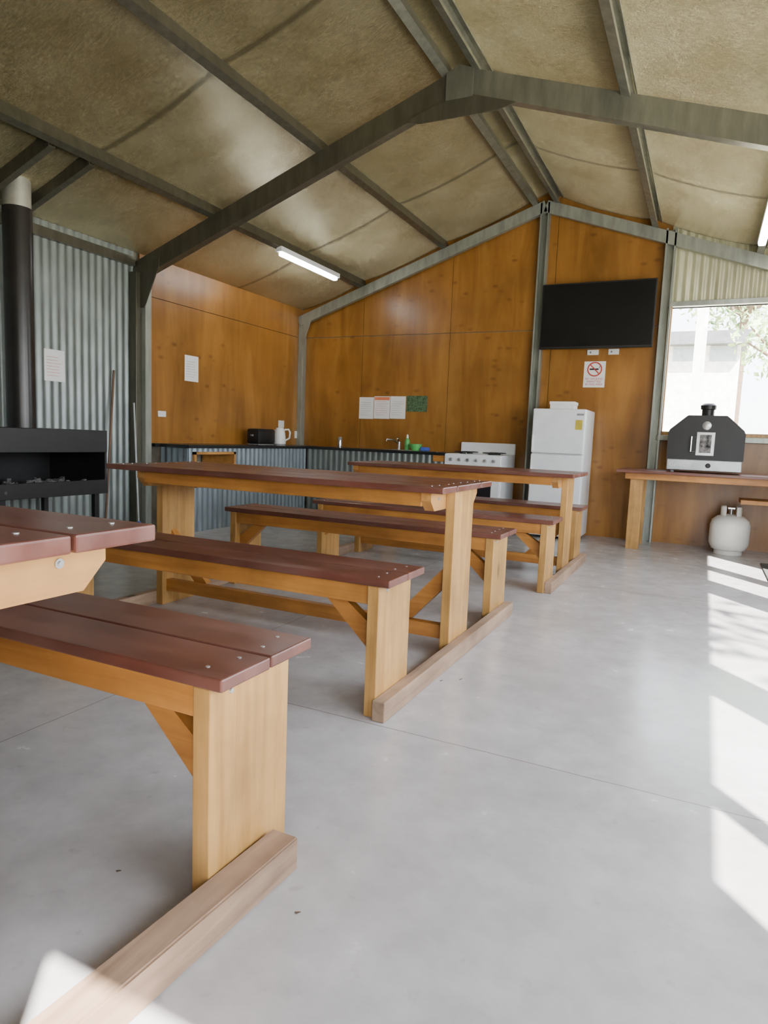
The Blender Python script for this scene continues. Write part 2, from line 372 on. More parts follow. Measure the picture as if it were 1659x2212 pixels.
# ---------------------------------------------------------------- picnic tables
def picnic(label,xr,xl,ry,bf,br,tb,zt,zb,xtr,xtl,lc=None,bxr=None,rail=None):
    bxr=xr if bxr is None else bxr
    r=root('picnic_table',((xr+xl)/2,(ry[0]+ry[1])/2,0),label,'picnic table')
    if rail:
        o0,o1,wd=rail
        m=MB(); m.prism([(o0-wd,ry[0],0),(o0,ry[0],0),(o1,ry[1],0),(o1-wd,ry[1],0)],(0,0,.08)); bmesh.ops.bevel(m.bm,geom=list(m.bm.edges),offset=.004,segments=2,affect='EDGES'); m.build('floor_rail',RAIL,r)
    else:
        m=MB(); m.box(xr-.042,xr+.008,ry[0],ry[1],0,.075,.004); m.build('floor_rail',RAIL,r)
    m=MB(); m.box(xl-.008,xl+.042,ry[0],ry[1],0,.075,.004); m.build('floor_rail',RAIL,r)
    th=.028
    def top(name,y0,y1,n,x0,x1,z):
        m=MB(); w=(y1-y0)/n
        for i in range(n):
            j=random.uniform(-.005,.005)
            m.box(x0+j,x1+j*.6,y0+i*w+(.003 if i else 0),y0+(i+1)*w-(.003 if i<n-1 else 0),z-th,z,.004)
        t=m.build(name,DECK,r)
        for i in range(n):
            for f in (.28,.75):
                for xx in (x0+.065,x1-.065):
                    m=MB(); xx+=random.uniform(-.012,.012); m.cyl((xx,y0+(i+f)*w,z-.001),(xx,y0+(i+f)*w,z+.0012),.005,.005,10); m.build('screw_head',SCREW,t)
        return t
    def bench(y0,y1):
        top('bench_seat',y0,y1,2,xl,bxr,zb)
        for sx in (0,1):
            xa,xb=(xr-.087,xr-.042) if sx else (xl+.042,xl+.087)
            m=MB(); m.box(xa,xb,y0+.005,y0+.285,0,zb-th,.003); lg=m.build('bench_leg',PINE[2],r)
            m=MB(); xo=xb if sx else xa; s_=1 if sx else -1
            for yy in (y0+.07,y0+.22): m.cyl((xo-.002*s_,yy,zb-.05),(xo+.004*s_,yy,zb-.05),.007,.005,12)
            m.build('bolt',SCREW,lg,True,split=True)
            xi=xa if sx else xb; dx=-1 if sx else 1
            yy=y0+.05
            m=MB(); m.prism([(xi,yy,.22),(xi,yy,.32),(xi+dx*.125,yy,zb-th-.065),(xi+dx*.205,yy,zb-th-.065)],(0,.04,0)); m.build('bench_brace',PINE[0],r)
        m=MB(); m.box(xl+.087,xr-.087,y0+.012,y0+.05,zb-th-.07,zb-th,.003); m.build('bench_apron',PINE[0],r)
        m=MB(); m.box(xl+.087,xr-.087,y1-.05,y1-.012,zb-th-.07,zb-th,.003); m.build('bench_apron',PINE[0],r)
    bench(*bf); bench(*br)
    top('tabletop',tb[0],tb[1],4,xtl,xtr,zt)
    c=lc if lc is not None else (tb[0]+tb[1])/2
    for sx in (0,1):
        xa,xb=(xr-.087,xr-.042) if sx else (xl+.042,xl+.087)
        m=MB(); m.box(xa,xb,c-.13,c+.13,0,zt-th,.003); m.build('table_leg',PINE[2],r)
        xa,xb=(xr-.132,xr-.087) if sx else (xl+.087,xl+.132)
        z0,z1=zt-th-.082,zt-th; y0,y1=tb[0]+.03,tb[1]-.03
        m=MB(); m.prism([(xa,y0,z1),(xa,y0,z0+.045),(xa,y0+.045,z0),(xa,y1-.045,z0),(xa,y1,z0+.045),(xa,y1,z1)],(xb-xa,0,0)); br_=m.build('cross_bearer',PINE[1],r)
        xo=xb if sx else xa; s_=1 if sx else -1
        for yy in (y0+.09,y1-.09):
            m=MB(); m.cyl((xo-.001*s_,yy,zt-th-.03),(xo+.002*s_,yy,zt-th-.03),.008,.008,16); m.cyl((xo,yy,zt-th-.03),(xo+.005*s_,yy,zt-th-.03),.0045,.004,8)
            m.build('bolt',SCREW,br_,True)
        xi=xr-.087 if sx else xl+.087; dx=-1 if sx else 1
        m=MB(); m.prism([(xi,c-.06,.33),(xi,c-.06,.43),(xi+dx*.26,c-.06,.145),(xi+dx*.19,c-.06,.125)],(0,.04,0)); m.build('table_brace',PINE[0],r)
    for y0 in (tb[0]+.035,tb[1]-.075):
        m=MB(); m.box(xl+.132,xr-.132,y0,y0+.04,zt-th-.062,zt-th,.003); m.build('table_apron',PINE[0],r)
    m=MB(); m.box(xl+.087,xr-.087,c-.1,c-.055,.078,.145,.003); m.build('stretcher',PINE[0],r)
    return r
picnic('nearest timber picnic table, cut off by the left edge of the photo',-.81,-2.68,(-.53,1.215),(-.54,-.22),(1.0,1.335),(.18,.82),.842,.512,-.815,-2.7,.33,-.820,(-.86,-.768,.072))
picnic('middle timber picnic table with both benches showing in full',-.945,-2.81,(2.02,3.745),(2.04,2.36),(3.44,3.76),(2.58,3.27),.802,.507,-.965,-2.92)
picnic('farthest timber picnic table, standing in front of the stove and fridge',-.86,-2.73,(4.42,5.87),(4.4,4.71),(5.52,5.84),(4.85,5.48),.79,.495,-.83,-2.68)
# ---------------------------------------------------------------- side table with pizza oven
r=root('side_table',(.2,7.1,0),'red-brown topped timber table under the window carrying the pizza oven','table')
zt=at(1345,1014,Y=6.8).z; x0=at(1331,1013,Y=6.8).x; zt=min(zt,.80)
m=MB()
for i in range(4): m.box(x0,1.25,6.8+i*.165+.003,6.8+(i+1)*.165-.003,zt-.028,zt,.004)
m.build('tabletop',DECK,r)
lx=at(1370,1110,Y=6.93).x
for xx in (lx,1.1):
    m=MB(); m.box(xx-.06,xx+.06,6.92,6.965,0,zt-.028,.003); m.build('leg',PINE[2],r)
    m=MB(); m.box(xx-.06,xx+.06,7.34,7.385,0,zt-.028,.003); m.build('leg',PINE[2],r)
m=MB(); m.box(x0+.08,1.2,6.875,6.915,zt-.09,zt-.028,.003); m.build('apron',PINE[0],r)
m=MB(); m.box(x0+.08,1.2,7.39,7.43,zt-.09,zt-.028,.003); m.build('apron',PINE[0],r)
p=at(1600,1085,Y=6.95); m=MB(); m.box(p.x,1.04,6.97,7.34,p.z-.02,p.z+.02,.003); m.build('lower_shelf',PINE[0],r)
oc=at(1518,1018,Y=6.99); ox=oc.x; oy0=6.93; oy1=7.33; z=zt
r=root('pizza_oven',(ox,7.13,z),'black portable gas pizza oven with short chimney on the table by the window','pizza oven')
W=.322
m=MB()
for sx in (-1,1):
    for yy in (oy0+.04,oy1-.04): m.cyl((ox+sx*.27,yy,z),(ox+sx*.27,yy,z+.02),.018,.018,12)
m.build('foot',GREY,r,split=True)
m=MB(); m.box(ox-W,ox+W,oy0,oy1,z+.018,z+.125,.008); bs=m.build('base',simple('oven_silver',(.42,.43,.44),.35,.7),r)
m=MB(); m.lathe([(.022,0),(.022,.02),(.016,.028)],(ox+.04,oy0,z+.072),16,'Y'); m.build('knob',BLACK,bs,True)
textmesh('brand_lettering','Gasmate',.055,(ox-.20,oy0-.001,z+.072),RB,PAPER,bs)
OUT=[(-1,.125),(1,.125),(1,.375),(.96,.405),(.56,.525),(.50,.54),(-.50,.54),(-.56,.525),(-.96,.405),(-1,.375)]
m=MB(); m.prism([(ox+a*W*.985,oy0+.02,z+c) for a,c in OUT],(0,oy1-oy0-.02,0)); m.build('body',BLACK,r)
m=MB(); m.prism([(ox+a*(W+.006),oy0+.004,z+c) for a,c in OUT],(0,.016,0)); dr=m.build('door',BLACK,r)
m=MB(); m.box(ox-.078,ox+.078,oy0-.004,oy0+.006,z+.165,z+.385,.003); wf=m.build('window_frame',simple('oven_trim',(.5,.5,.5),.3,.8),dr)
m=MB(); m.box(ox-.05,ox+.05,oy0-.007,oy0-.003,z+.19,z+.36,.002); m.build('viewing_glass',ASH,dr)
m=MB(); m.lathe([(.04,0),(.04,.012),(.034,.016)],(ox,oy0+.005,z+.445),24,'Y'); tg=m.build('thermometer',SCREW,dr,True)
m=MB(); m.tube([(ox-.09,oy0+.0,z+.2),(ox-.12,oy0-.03,z+.2),(ox-.12,oy0-.03,z+.34),(ox-.09,oy0,z+.34)],.007); m.build('door_handle',CHROME,dr,True)
m=MB(); m.lathe([(.055,.53),(.055,.60),(.068,.605),(.07,.64),(.045,.66)],(ox,7.1,z),20); m.build('chimney',BLACK,r,True)
p=at(1571,1196,Z=0); gx,gy=p.x,p.y
r=root('gas_bottle',(gx,gy,0),'cream gas bottle standing on the floor under the side table','gas bottle')
m=MB(); m.lathe([(.10,.03),(.15,.05),(.175,.10),(.178,.13),(.178,.28),(.165,.33),(.12,.37),(.06,.385),(.03,.39)],(gx,gy,0),36); m.build('tank',TANK,r,True)
m=MB(); m.lathe([(.125,0),(.125,.05),(.118,.05),(.118,0)],(gx,gy,0),32); m.build('foot_ring',TANK,r,True)
for a0,a1 in ((-60,60),(120,240)):
    P=[math.radians(a0+(a1-a0)*i/10) for i in range(11)]; m=MB()
    b=bmesh.new(); rows=[]
    for t in P: rows.append([b.verts.new((gx+q*math.cos(t),gy+q*math.sin(t),zz)) for q,zz in ((.087,.365),(.093,.365),(.093,.465),(.087,.465))])
    for A_,B_ in zip(rows[:-1],rows[1:]):
        for j in range(4): b.faces.new((A_[j],A_[(j+1)%4],B_[(j+1)%4],B_[j]))
    b.faces.new(rows[0][::-1]); b.faces.new(rows[-1]); bmesh.ops.recalc_face_normals(b,faces=b.faces); m._merge(b)
    m.build('collar',TANK,r)
m=MB(); m.cyl((gx,gy,.38),(gx,gy,.44),.018); m.cyl((gx-.03,gy,.45),(gx+.03,gy,.45),.02); m.build('valve',CHROME,r,True)
# ---------------------------------------------------------------- fridge
r=root('fridge',(-1.39,7.27,0),'white two-door fridge freezer against the plywood wall beneath the television','fridge')
fx0,fx1,fy=-1.66,-1.12,6.99; fz=at(1205,883,Y=fy).z; fs=at(1205,981,Y=fy).z
m=MB(); m.box(fx0,fx1,fy+.05,7.56,.03,fz,.008); m.build('body',WHITE,r)
m=MB(); m.box(fx0,fx1,fy,fy+.046,.08,fs-.006,.012); d1=m.build('door',WHITE,r)
m=MB(); m.box(fx0,fx1,fy,fy+.046,fs+.006,fz,.012); d2=m.build('freezer_door',WHITE,r)
m=MB(); m.box(fx0+.005,fx0+.02,fy-.014,fy+.002,fs-.35,fs-.03,.004); m.build('handle',PLAST,d1)
m=MB(); m.box(fx0+.005,fx0+.02,fy-.014,fy+.002,fs+.03,fs+.2,.004); m.build('handle',PLAST,d2)
m=MB(); m.box(fx1-.10,fx1-.03,fy-.002,fy+.001,fz-.21,fz-.11); m.build('energy_label',YEL,d2)
m=MB(); m.box(fx1-.09,fx1-.02,fy-.002,fy+.001,fz-.065,fz-.045); m.build('badge',INK,d2)
m=MB()
for xx in (fx0+.05,fx1-.05):
    for yy in (fy+.09,7.5): m.cyl((xx,yy,0),(xx,yy,.035),.02)
m.build('foot',BLACK,r,split=True)
bx0=at(1188,880,Y=7.1).x; bx1=at(1240,880,Y=7.1).x
r=root('cardboard_box',((bx0+bx1)/2,7.2,fz),'small white box lying on top of the fridge','box')
m=MB(); m.box(bx0,bx1,7.1,7.3,fz,fz+.075,.003); m.build('body',PAPER,r)
m=MB(); m.box(bx0-.006,bx1+.006,7.094,7.306,fz+.05,fz+.082,.003); m.build('lid',PAPER,r)
# ---------------------------------------------------------------- stove
sx0,sx1,sy=at(960,990,Y=6.98).x,at(1083,990,Y=6.98).x,6.98; sz=.855
r=root('stove',((sx0+sx1)/2,7.25,0),'white freestanding cooker with oven between the worktop and the fridge','stove')
m=MB(); m.box(sx0,sx1,sy+.04,7.55,.05,sz,.006); m.build('body',WHITE,r)
m=MB(); m.box(sx0+.02,sx1-.02,sy+.07,7.53,0,.055,.003); m.build('plinth',BLACK,r)
m=MB(); m.box(sx0,sx1,sy,sy+.045,sz-.13,sz-.005,.01); cp=m.build('control_panel',WHITE,r)
for i in range(6):
    xx=sx0+.08+i*(sx1-sx0-.16)/5
    m=MB(); m.lathe([(.02,0),(.02,.012),(.013,.026)],(xx,sy,sz-.065),16,'Y'); m.build('knob',SCREW,cp,True)
m=MB(); m.box(sx0+.01,sx1-.01,sy+.005,sy+.04,.2,sz-.14,.008); od=m.build('oven_door',WHITE,r)
m=MB(); m.box(sx0+.10,sx1-.10,sy,sy+.008,.32,sz-.25,.004); m.build('oven_glass',GLASSD,od)
m=MB(); m.tube([(sx0+.08,sy+.005,sz-.18),(sx0+.08,sy-.03,sz-.18),(sx1-.08,sy-.03,sz-.18),(sx1-.08,sy+.005,sz-.18)],.009); m.build('handle',PLAST,od,True)
m=MB(); m.box(sx0+.01,sx1-.01,sy+.005,sy+.04,.06,.19,.006); m.build('drawer',WHITE,r)
m=MB(); m.box(sx0,sx1,7.52,7.56,sz,sz+.13,.01); m.build('splashback',WHITE,r)
for i in range(2):
    for j in range(2):
        m=MB(); cx,cy=sx0+.16+i*(sx1-sx0-.32),7.13+j*.25
        m.cyl((cx,cy,sz),(cx,cy,sz+.012),.035); m.ring((cx,cy,sz+.02),.09,.006,'Z',20)
        for a in range(4):
            t=a*math.pi/2; m.obox((cx+.03*math.cos(t),cy+.03*math.sin(t),sz+.02),(cx+.10*math.cos(t),cy+.10*math.sin(t),sz+.02),.008,.012,(0,0,1))
        m.build('burner',BLACK,r)
# ---------------------------------------------------------------- kitchen counter
CZ=.857; cx1=-4.46; cyn=4.91; ci=7.0; ce=sx0-.005
r=root('counter_base',(-4.7,6.2,0),'corrugated-faced counter base along the left wall with an open cubby','counter')
m=MB(); m.box(XL+.002,cx1-.04,cyn+.02,ci+.1,0,.42); m.box(XL+.002,cx1-.04,5.62,ci+.1,.42,CZ-.03); m.box(XL+.002,-4.9,cyn+.02,5.62,.42,CZ-.03); m.box(-4.9,cx1-.04,cyn+.02,cyn+.04,.42,CZ-.03); m.build('body',WALLX,r)
m=MB(); m.corr('Y',cyn,5.0,cx1-.012,0,CZ-.03); m.corr('Y',5.0,5.6,cx1-.012,0,.44); m.corr('Y',5.0,5.6,cx1-.012,.79,CZ-.03); m.corr('Y',5.6,ci,cx1-.012,0,CZ-.03)
m.corr('X',XL+.16,cx1-.005,cyn+.01,0,CZ-.03); m.build('corrugated_facing',ZB,r,True)
m=MB(); a,b_=4.985,5.615; m.box(-4.88,cx1+.012,a,a+.03,.44,.79); m.box(-4.88,cx1+.012,b_-.03,b_,.44,.79); m.box(-4.88,cx1+.012,a,b_,.44,.465); m.box(-4.88,cx1+.012,a,b_,.765,.79); m.build('cubby_frame',PINE[1],r)
r=root('storage_tray',(-4.65,5.3,.465),'white tray of cloths inside the counter cubby','tray')
m=MB(); m.box(-4.85,-4.50,5.08,5.5,.465,.50,.006); m.build('tray',WHITE,r)
m=MB(); m.box(-4.82,-4.53,5.11,5.47,.50,.60,.02); m.build('folded_cloth',PAPER,r)
r=root('counter_base',((cx1+ce)/2,7.3,0),'corrugated-faced counter base along the back wall beneath the tap','counter')
m=MB(); m.box(cx1,ce,ci+.04,YB-.1,0,CZ-.03); m.build('body',WALLX,r)
m=MB(); m.corr('X',cx1,ce,ci+.015,0,CZ-.03); m.build('corrugated_facing',ZINC,r,True)
m=MB(); m.box(ce-.14,ce,ci-.002,ci+.02,CZ-.10,CZ-.03,.002); m.build('timber_trim',PINE[0],r)
m=MB()
m.prism([(XL+.16,cyn-.01,CZ-.03),(cx1+.02,cyn-.01,CZ-.03),(cx1+.02,ci-.02,CZ-.03),(ce,ci-.02,CZ-.03),(ce,YB-.1,CZ-.03),(XL+.004,YB-.1,CZ-.03),(XL+.004,4.84,CZ-.03),(XL+.16,4.84,CZ-.03)],(0,0,.03))
tag(m.build('worktop',TOPM),'long black L-shaped worktop over the corrugated counter bases','worktop')
tz=CZ
p=at(564,958,X=-4.74); tx0,tx1,ty0,ty1=-4.83,-4.65,p.y-.17,p.y+.17
r=root('toaster',(-4.74,p.y,tz),'black toaster at the corner of the worktop left of the kettle','toaster')
m=MB(); m.box(tx0,tx1,ty0,ty1,tz+.008,tz+.19,.03); m.build('body',BLACK,r,True)
m=MB()
for xx in (-4.775,-4.715): m.box(xx-.012,xx+.012,ty0+.05,ty1-.05,tz+.188,tz+.192)
m.build('slot',CHROME,r,split=True)
m=MB(); m.box(-4.755,-4.725,ty0-.02,ty0+.004,tz+.10,tz+.12,.003); m.build('lever',GREY,r)
m=MB(); m.box(tx0+.015,tx1-.015,ty0+.02,ty1-.02,tz,tz+.012); m.build('foot',GREY,r)
p=at(604,960,X=-4.68); kx,ky=p.x,p.y
r=root('kettle',(kx,ky,tz),'white electric kettle beside the toaster','kettle')
m=MB(); m.cyl((kx,ky,tz),(kx,ky,tz+.018),.075,.072,28); m.build('power_base',GREY,r,True)
m=MB(); m.lathe([(.07,.018),(.075,.03),(.07,.10),(.058,.18),(.05,.195)],(kx,ky,tz),32); m.build('jug',PLAST,r,True)
m=MB(); m.lathe([(.05,.195),(.045,.21),(.012,.216),(.012,.23),(.008,.233)],(kx,ky,tz),24); m.build('lid',PLAST,r,True)
m=MB(); m.tube([(kx+.055,ky+.02,tz+.19),(kx+.10,ky+.04,tz+.195),(kx+.115,ky+.05,tz+.16),(kx+.11,ky+.045,tz+.09),(kx+.065,ky+.02,tz+.06)],.011,10); m.build('handle',PLAST,r,True)
m=MB(); m.prism([(kx-.05,ky-.02,tz+.14),(kx-.085,ky-.008,tz+.185),(kx-.05,ky-.02,tz+.19)],(0,.04,0)); m.build('spout',PLAST,r)
cy_=7.35; cxx=at(734,955,Y=cy_).x
r=root('salt_shaker',(cxx,cy_,tz),'small silver shaker standing alone in the middle of the worktop','shaker')
m=MB(); m.lathe([(.03,0),(.032,.02),(.026,.09)],(cxx,cy_,tz),20); m.build('body',CHROME,r,True)
m=MB(); m.lathe([(.027,.09),(.028,.115),(.02,.13)],(cxx,cy_,tz),20); m.build('cap',GREY,r,True)
ty_=7.40; tx_=at(862,960,Y=ty_).x
r=root('tap',(tx_,ty_,tz),'chrome mixer tap with long spout behind the sink','tap')
m=MB(); m.cyl((tx_,ty_,tz),(tx_,ty_,tz+.10),.02); m.build('body',CHROME,r,True)
m=MB(); m.tube([(tx_,ty_,tz+.08),(tx_-.05,ty_-.06,tz+.12),(tx_-.10,ty_-.14,tz+.125),(tx_-.105,ty_-.15,tz+.10)],.011,10); m.build('spout',CHROME,r,True)
m=MB(); m.tube([(tx_,ty_,tz+.10),(tx_+.01,ty_-.07,tz+.135)],.009,8); m.build('lever',CHROME,r,True)
m=MB(); m.box(tx_-.05,tx_+.62,7.1,7.36,tz,tz+.006,.002); o=tag(m.build('sink',CHROME),'flat stainless sink and drainer set in the worktop','sink')
m=MB(); m.box(tx_+.0,tx_+.27,7.13,7.33,tz+.0055,tz+.0075); m.build('bowl',GREY,o)
gx_=at(880,950,Y=7.3).x
r=root('dish_bottle',(gx_,7.3,tz+.006),'green dishwashing liquid bottle beside the tap','bottle')
m=MB(); m.lathe([(.028,0),(.032,.02),(.03,.11),(.014,.14)],(gx_,7.3,tz+.0065),20); m.build('body',GREEN,r,True)
m=MB(); m.lathe([(.014,.14),(.012,.17),(.006,.185)],(gx_,7.3,tz+.0065),16); m.build('cap',WHITE,r,True)
gx2=at(895,962,Y=7.28).x
m=MB(); m.lathe([(.045,0),(.07,.04),(.078,.075),(.074,.075),(.06,.03),(.03,.01)],(gx2+.03,7.25,tz+.0065),24); tag(m.build('bowl',GREEN,None,True),'green plastic bowl next to the dish bottle','bowl')
bx_=at(918,967,Y=7.26).x
m=MB(); m.box(bx_-.05,bx_+.05,7.22,7.30,tz+.0065,tz+.05,.012); tag(m.build('sponge',BLUE),'blue scrubbing sponge at the right of the sink','sponge')
# ---------------------------------------------------------------- sockets, papers
def sheet(name,label,cat,corners,axis,val,body=PAPER,lines=7,ink=INK,head=None,group=None,t0_=-.0005):
    x0p,x1p,y0p,y1p=corners
    if axis=='Y':
        A=at(x0p,y0p,Y=val); B_=at(x1p,y1p,Y=val); a0,a1=A.x,B_.x
    else:
        A=at(x0p,y0p,X=val); B_=at(x1p,y1p,X=val); a0,a1=A.y,B_.y
    z1,z0=A.z,B_.z
    def bx(m,a,b_,c,d,t0,t1):
        if axis=='Y': m.box(a,b_,val-t1,val-t0,c,d)
        else: m.box(val+t0,val+t1,a,b_,c,d)
    m=MB(); bx(m,a0,a1,z0,z1,t0_,.002); o=tag(m.build(name,body),label,cat,group); w=a1-a0; h=z1-z0
    if head is not None:
        m=MB(); bx(m,a0+.03*w,a1-.03*w,z1-.17*h,z1-.03*h,.002,.003); m.build('printed_heading',head,o)
    if lines:
        m=MB()
        for i in range(lines):
            zz=z1-h*(.24+.68*i/lines); bx(m,a0+.1*w,a1-w*random.uniform(.1,.35),zz-.008*h,zz+.008*h,.002,.003)
        m.build('printed_text',ink,o)
    return o,(a0+a1)/2,(z0+z1)/2,w,h
yw=YB-.001
INKL=simple('ink_pale',(.50,.50,.52),.8); REDL=simple('ink_pale_red',(.72,.35,.32),.8)
sheet('paper_notice','white notice page left of the three pages above the worktop','paper',(777,806,858,905),'Y',yw,ink=INKL)
sheet('paper_notice','white notice page with orange heading above the worktop','paper',(809,841,856,905),'Y',yw,head=ORG,ink=REDL)
sheet('paper_notice','white notice page between the orange-headed page and the green map','paper',(844,875,856,905),'Y',yw,ink=INKL)
sheet('wall_map','small green aerial map pinned above the sink','map',(879,922,855,890),'Y',yw,body=GREENP,lines=0)
sheet('paper_notice','white notice on the plywood of the left wall above the worktop','paper',(399,428,766,826),'X',XL+.001,ink=INKL)
sheet('paper_notice','white notice with red print on the corrugated wall beside the flue','paper',(95,140,752,826),'X',XL+.007,ink=REDL,t0_=-.012)
o,cx_,cz_,w_,h_=sheet('no_smoking_sign','white no smoking sign with red circle below the television','sign',(1263,1305,781,837),'Y',yw,lines=0)
m=MB(); m.ring((cx_,yw-.003,cz_+.2*h_),w_*.32,.007); m.obox((cx_-w_*.22,yw-.003,cz_+.2*h_+w_*.22),(cx_+w_*.22,yw-.003,cz_+.2*h_-w_*.22),.004,.012,(0,1,0)); m.build('red_circle',RED,o)
m=MB(); m.box(cx_-w_*.24,cx_+w_*.18,yw-.0025,yw-.0015,cz_+.2*h_-.008,cz_+.2*h_+.008); m.tube([(cx_+w_*.2,yw-.002,cz_+.2*h_+.01),(cx_+w_*.24,yw-.002,cz_+.2*h_+.035)],.003,6); m.build('cigarette_symbol',BLACK,o)
textmesh('sign_lettering','NO SMOKING\nPERMITTED\nIN THIS AREA',.030,(cx_,yw-.003,cz_-.28*h_),RB,RED,o)
def outlet(label,corners,axis,val,sw=2):
    x0p,x1p,y0p,y1p=corners
    if axis=='Y':
        A=at(x0p,y0p,Y=val); B_=at(x1p,y1p,Y=val)
        m=MB(); m.box(A.x,B_.x,val-.012,val,B_.z,A.z,.003); o=tag(m.build('wall_socket',PLAST),label,'socket')
        m=MB()
        for f in (.3,.7): xx=A.x+(B_.x-A.x)*f; zz=(A.z+B_.z)/2; m.box(xx-.008,xx+.008,val-.016,val-.011,zz-.01,zz+.01,.001)
        m.build('switch',GREY if sw==1 else WHITE,o,split=True)
    else:
        A=at(x0p,y0p,X=val); B_=at(x1p,y1p,X=val)
        m=MB(); m.box(val,val+.012,A.y,B_.y,B_.z,A.z,.003); o=tag(m.build('wall_socket',PLAST),label,'socket')
        m=MB()
        for f in (.3,.7): yy=A.y+(B_.y-A.y)*f; zz=(A.z+B_.z)/2; m.box(val+.011,val+.016,yy-.01,yy+.01,zz-.01,zz+.01,.001)
        m.build('switch',WHITE,o,split=True)
    return o
outlet('white double socket low on the left plywood wall near the column',(340,357,887,901),'X',XL)
outlet('white power socket directly behind the kettle',(601,612,908,924),'X',XL)
o=outlet('white socket with black plug near the corner post',(636,653,931,947),'X',XL)
q=at(645,940,X=XL); m=MB(); m.box(XL+.014,XL+.06,q.y-.03,q.y+.03,q.z-.04,q.z+.03,.01); m.build('plug',BLACK,o)
outlet('white socket just below the television, left one of the pair',(1269,1293,756,767),'Y',YB-.001,1)
outlet('white socket just below the television, right one of the pair',(1315,1337,754,766),'Y',YB-.001,1)
# ---------------------------------------------------------------- television
A=at(1168,690,Y=7.47); B_=at(1414,690,Y=7.47); z1=at(1290,608,Y=7.47).z; z0=at(1290,752,Y=7.47).z
cx_=(A.x+B_.x)/2
r=root('television',(cx_,7.5,z0),'large black flat television mounted high on the plywood wall above the fridge','television')
m=MB(); m.box(A.x,B_.x,7.47,7.505,z0,z1,.006); m.build('housing',BLACK,r)
m=MB(); m.box(A.x+.015,B_.x-.015,7.468,7.472,z0+.025,z1-.015); m.build('screen',SCREEN,r)
m=MB(); m.box(cx_-.25,cx_+.25,7.505,YB-.001,(z0+z1)/2-.15,(z0+z1)/2+.15,.005); m.build('wall_bracket',BLACK,r)
# ---------------------------------------------------------------- fluorescent lights
for x,ya_,yb_,lab in ((-4.03,5.72,6.90,'glowing fluorescent batten light under the left roof purlin'),(.30,5.85,7.03,'glowing fluorescent batten light at the right edge of the view')):
    z=roof(x)+.005
    r=root('fluorescent_light',(x,(ya_+yb_)/2,z-.09),lab,'ceiling light')
    m=MB(); m.box(x-.035,x+.035,ya_,yb_,z-.05,z,.004); m.build('housing',WHITE,r)
    m=MB(); m.box(x-.03,x+.03,ya_+.04,yb_-.04,z-.085,z-.049,.012); m.build('diffuser',TUBE,r)
# ---------------------------------------------------------------- fireplace
fx,fyc=-4.65,3.33; X0,X1=-4.93,-4.27; Y0,Y1=2.86,3.78; Z0=at(218,1066,X=X1).z; Z1=at(218,930,X=X1).z
r=root('fireplace',(-4.6,3.32,0),'black steel open wood heater on legs against the corrugated wall','fireplace')
hz=Z1-.17; lz=Z0+.11
m=MB(); m.box(X0,X1,Y0,Y1,Z0,Z0+.02); m.box(X0,X0+.02,Y0,Y1,Z0+.02,Z1-.01); m.box(X0,X1,Y0,Y0+.02,Z0+.02,Z1-.01); m.box(X0,X1,Y1-.02,Y1,Z0+.02,Z1-.01); m.box(X0,X1,Y0,Y1,Z1-.02,Z1); m.build('firebox',BLACK,r)
m=MB(); m.box(X1-.02,X1+.006,Y0,Y1,hz,Z1,.003); m.build('hood_panel',BLACK,r)
m=MB(); m.box(X1-.01,X1+.012,Y0,Y1,Z0,lz,.003); fl=m.build('front_lip',BLACK,r)
m=MB()
for i in range(12): yy=Y0+.06+i*(Y1-Y0-.12)/11; m.cyl((X1+.0115,yy,Z0+.05),(X1+.0135,yy,Z0+.05),.011,.011,12)
m.build('vent_hole',simple('vent_dark',(.07,.07,.08),.7),fl,split=True)
for xx in (X0+.03,X1-.04):
    for yy in (Y0+.06,Y1-.08):
        m=MB(); m.box(xx-.02,xx+.02,yy-.02,yy+.02,0,Z0+.002,.002); m.build('leg',BLACK,r)
m=MB(); m.cyl((fx,fyc,Z1-.002),(fx,fyc,roof(fx)-.10),.10,.10,36); m.build('flue_pipe',FLUEM,r,True)
m=MB(); m.cyl((fx,fyc,roof(fx)-.10),(fx,fyc,roof(fx)+RT+.02),.094,.094,36); m.build('flue_collar',simple('flue_silver',(.55,.54,.48),.35,.6),r,True)
m=MB()
for i in range(40):
    yy=random.uniform(Y0+.08,Y1-.08); xx=random.uniform(X0+.1,X1-.08); s_=random.uniform(.015,.04); a=random.uniform(0,3)
    m.obox((xx-s_*math.cos(a),yy-s_*math.sin(a),Z0+.03+random.uniform(0,.06)),(xx+s_*math.cos(a),yy+s_*math.sin(a),Z0+.05+random.uniform(0,.06)),s_,s_*.8,(0,0,1))
m.box(X0+.03,X1-.02,Y0+.03,Y1-.03,Z0+.019,Z0+.045)
o=m.build('ash_bed',ASH); tag(o,'bed of grey ash and charred wood inside the open heater','ash'); o['kind']='stuff'
b_=at(245,800,X=XL+.02)
m=MB(); m.cyl((-4.80,4.22,0.0),(XL+.027,b_.y,b_.z),.010,.010,10); tag(m.build('wooden_pole',STICK,None,True),'thin brown wooden pole leaning on the corrugated wall','pole')
p=at(297,870,X=-4.80)
r=root('mop',(-4.78,4.60,0),'mop with pale handle and blue head standing by the column','mop')
m=MB(); m.cyl((-4.78,4.60,.06),(-4.86,4.62,p.z),.009,.009,10); m.build('handle',simple('handle_grey',(.40,.42,.42),.5),r,True)
m=MB(); m.lathe([(.07,.0),(.065,.02),(.04,.08),(.015,.12)],(-4.78,4.60,0),20); m.build('head',BLUE,r,True)
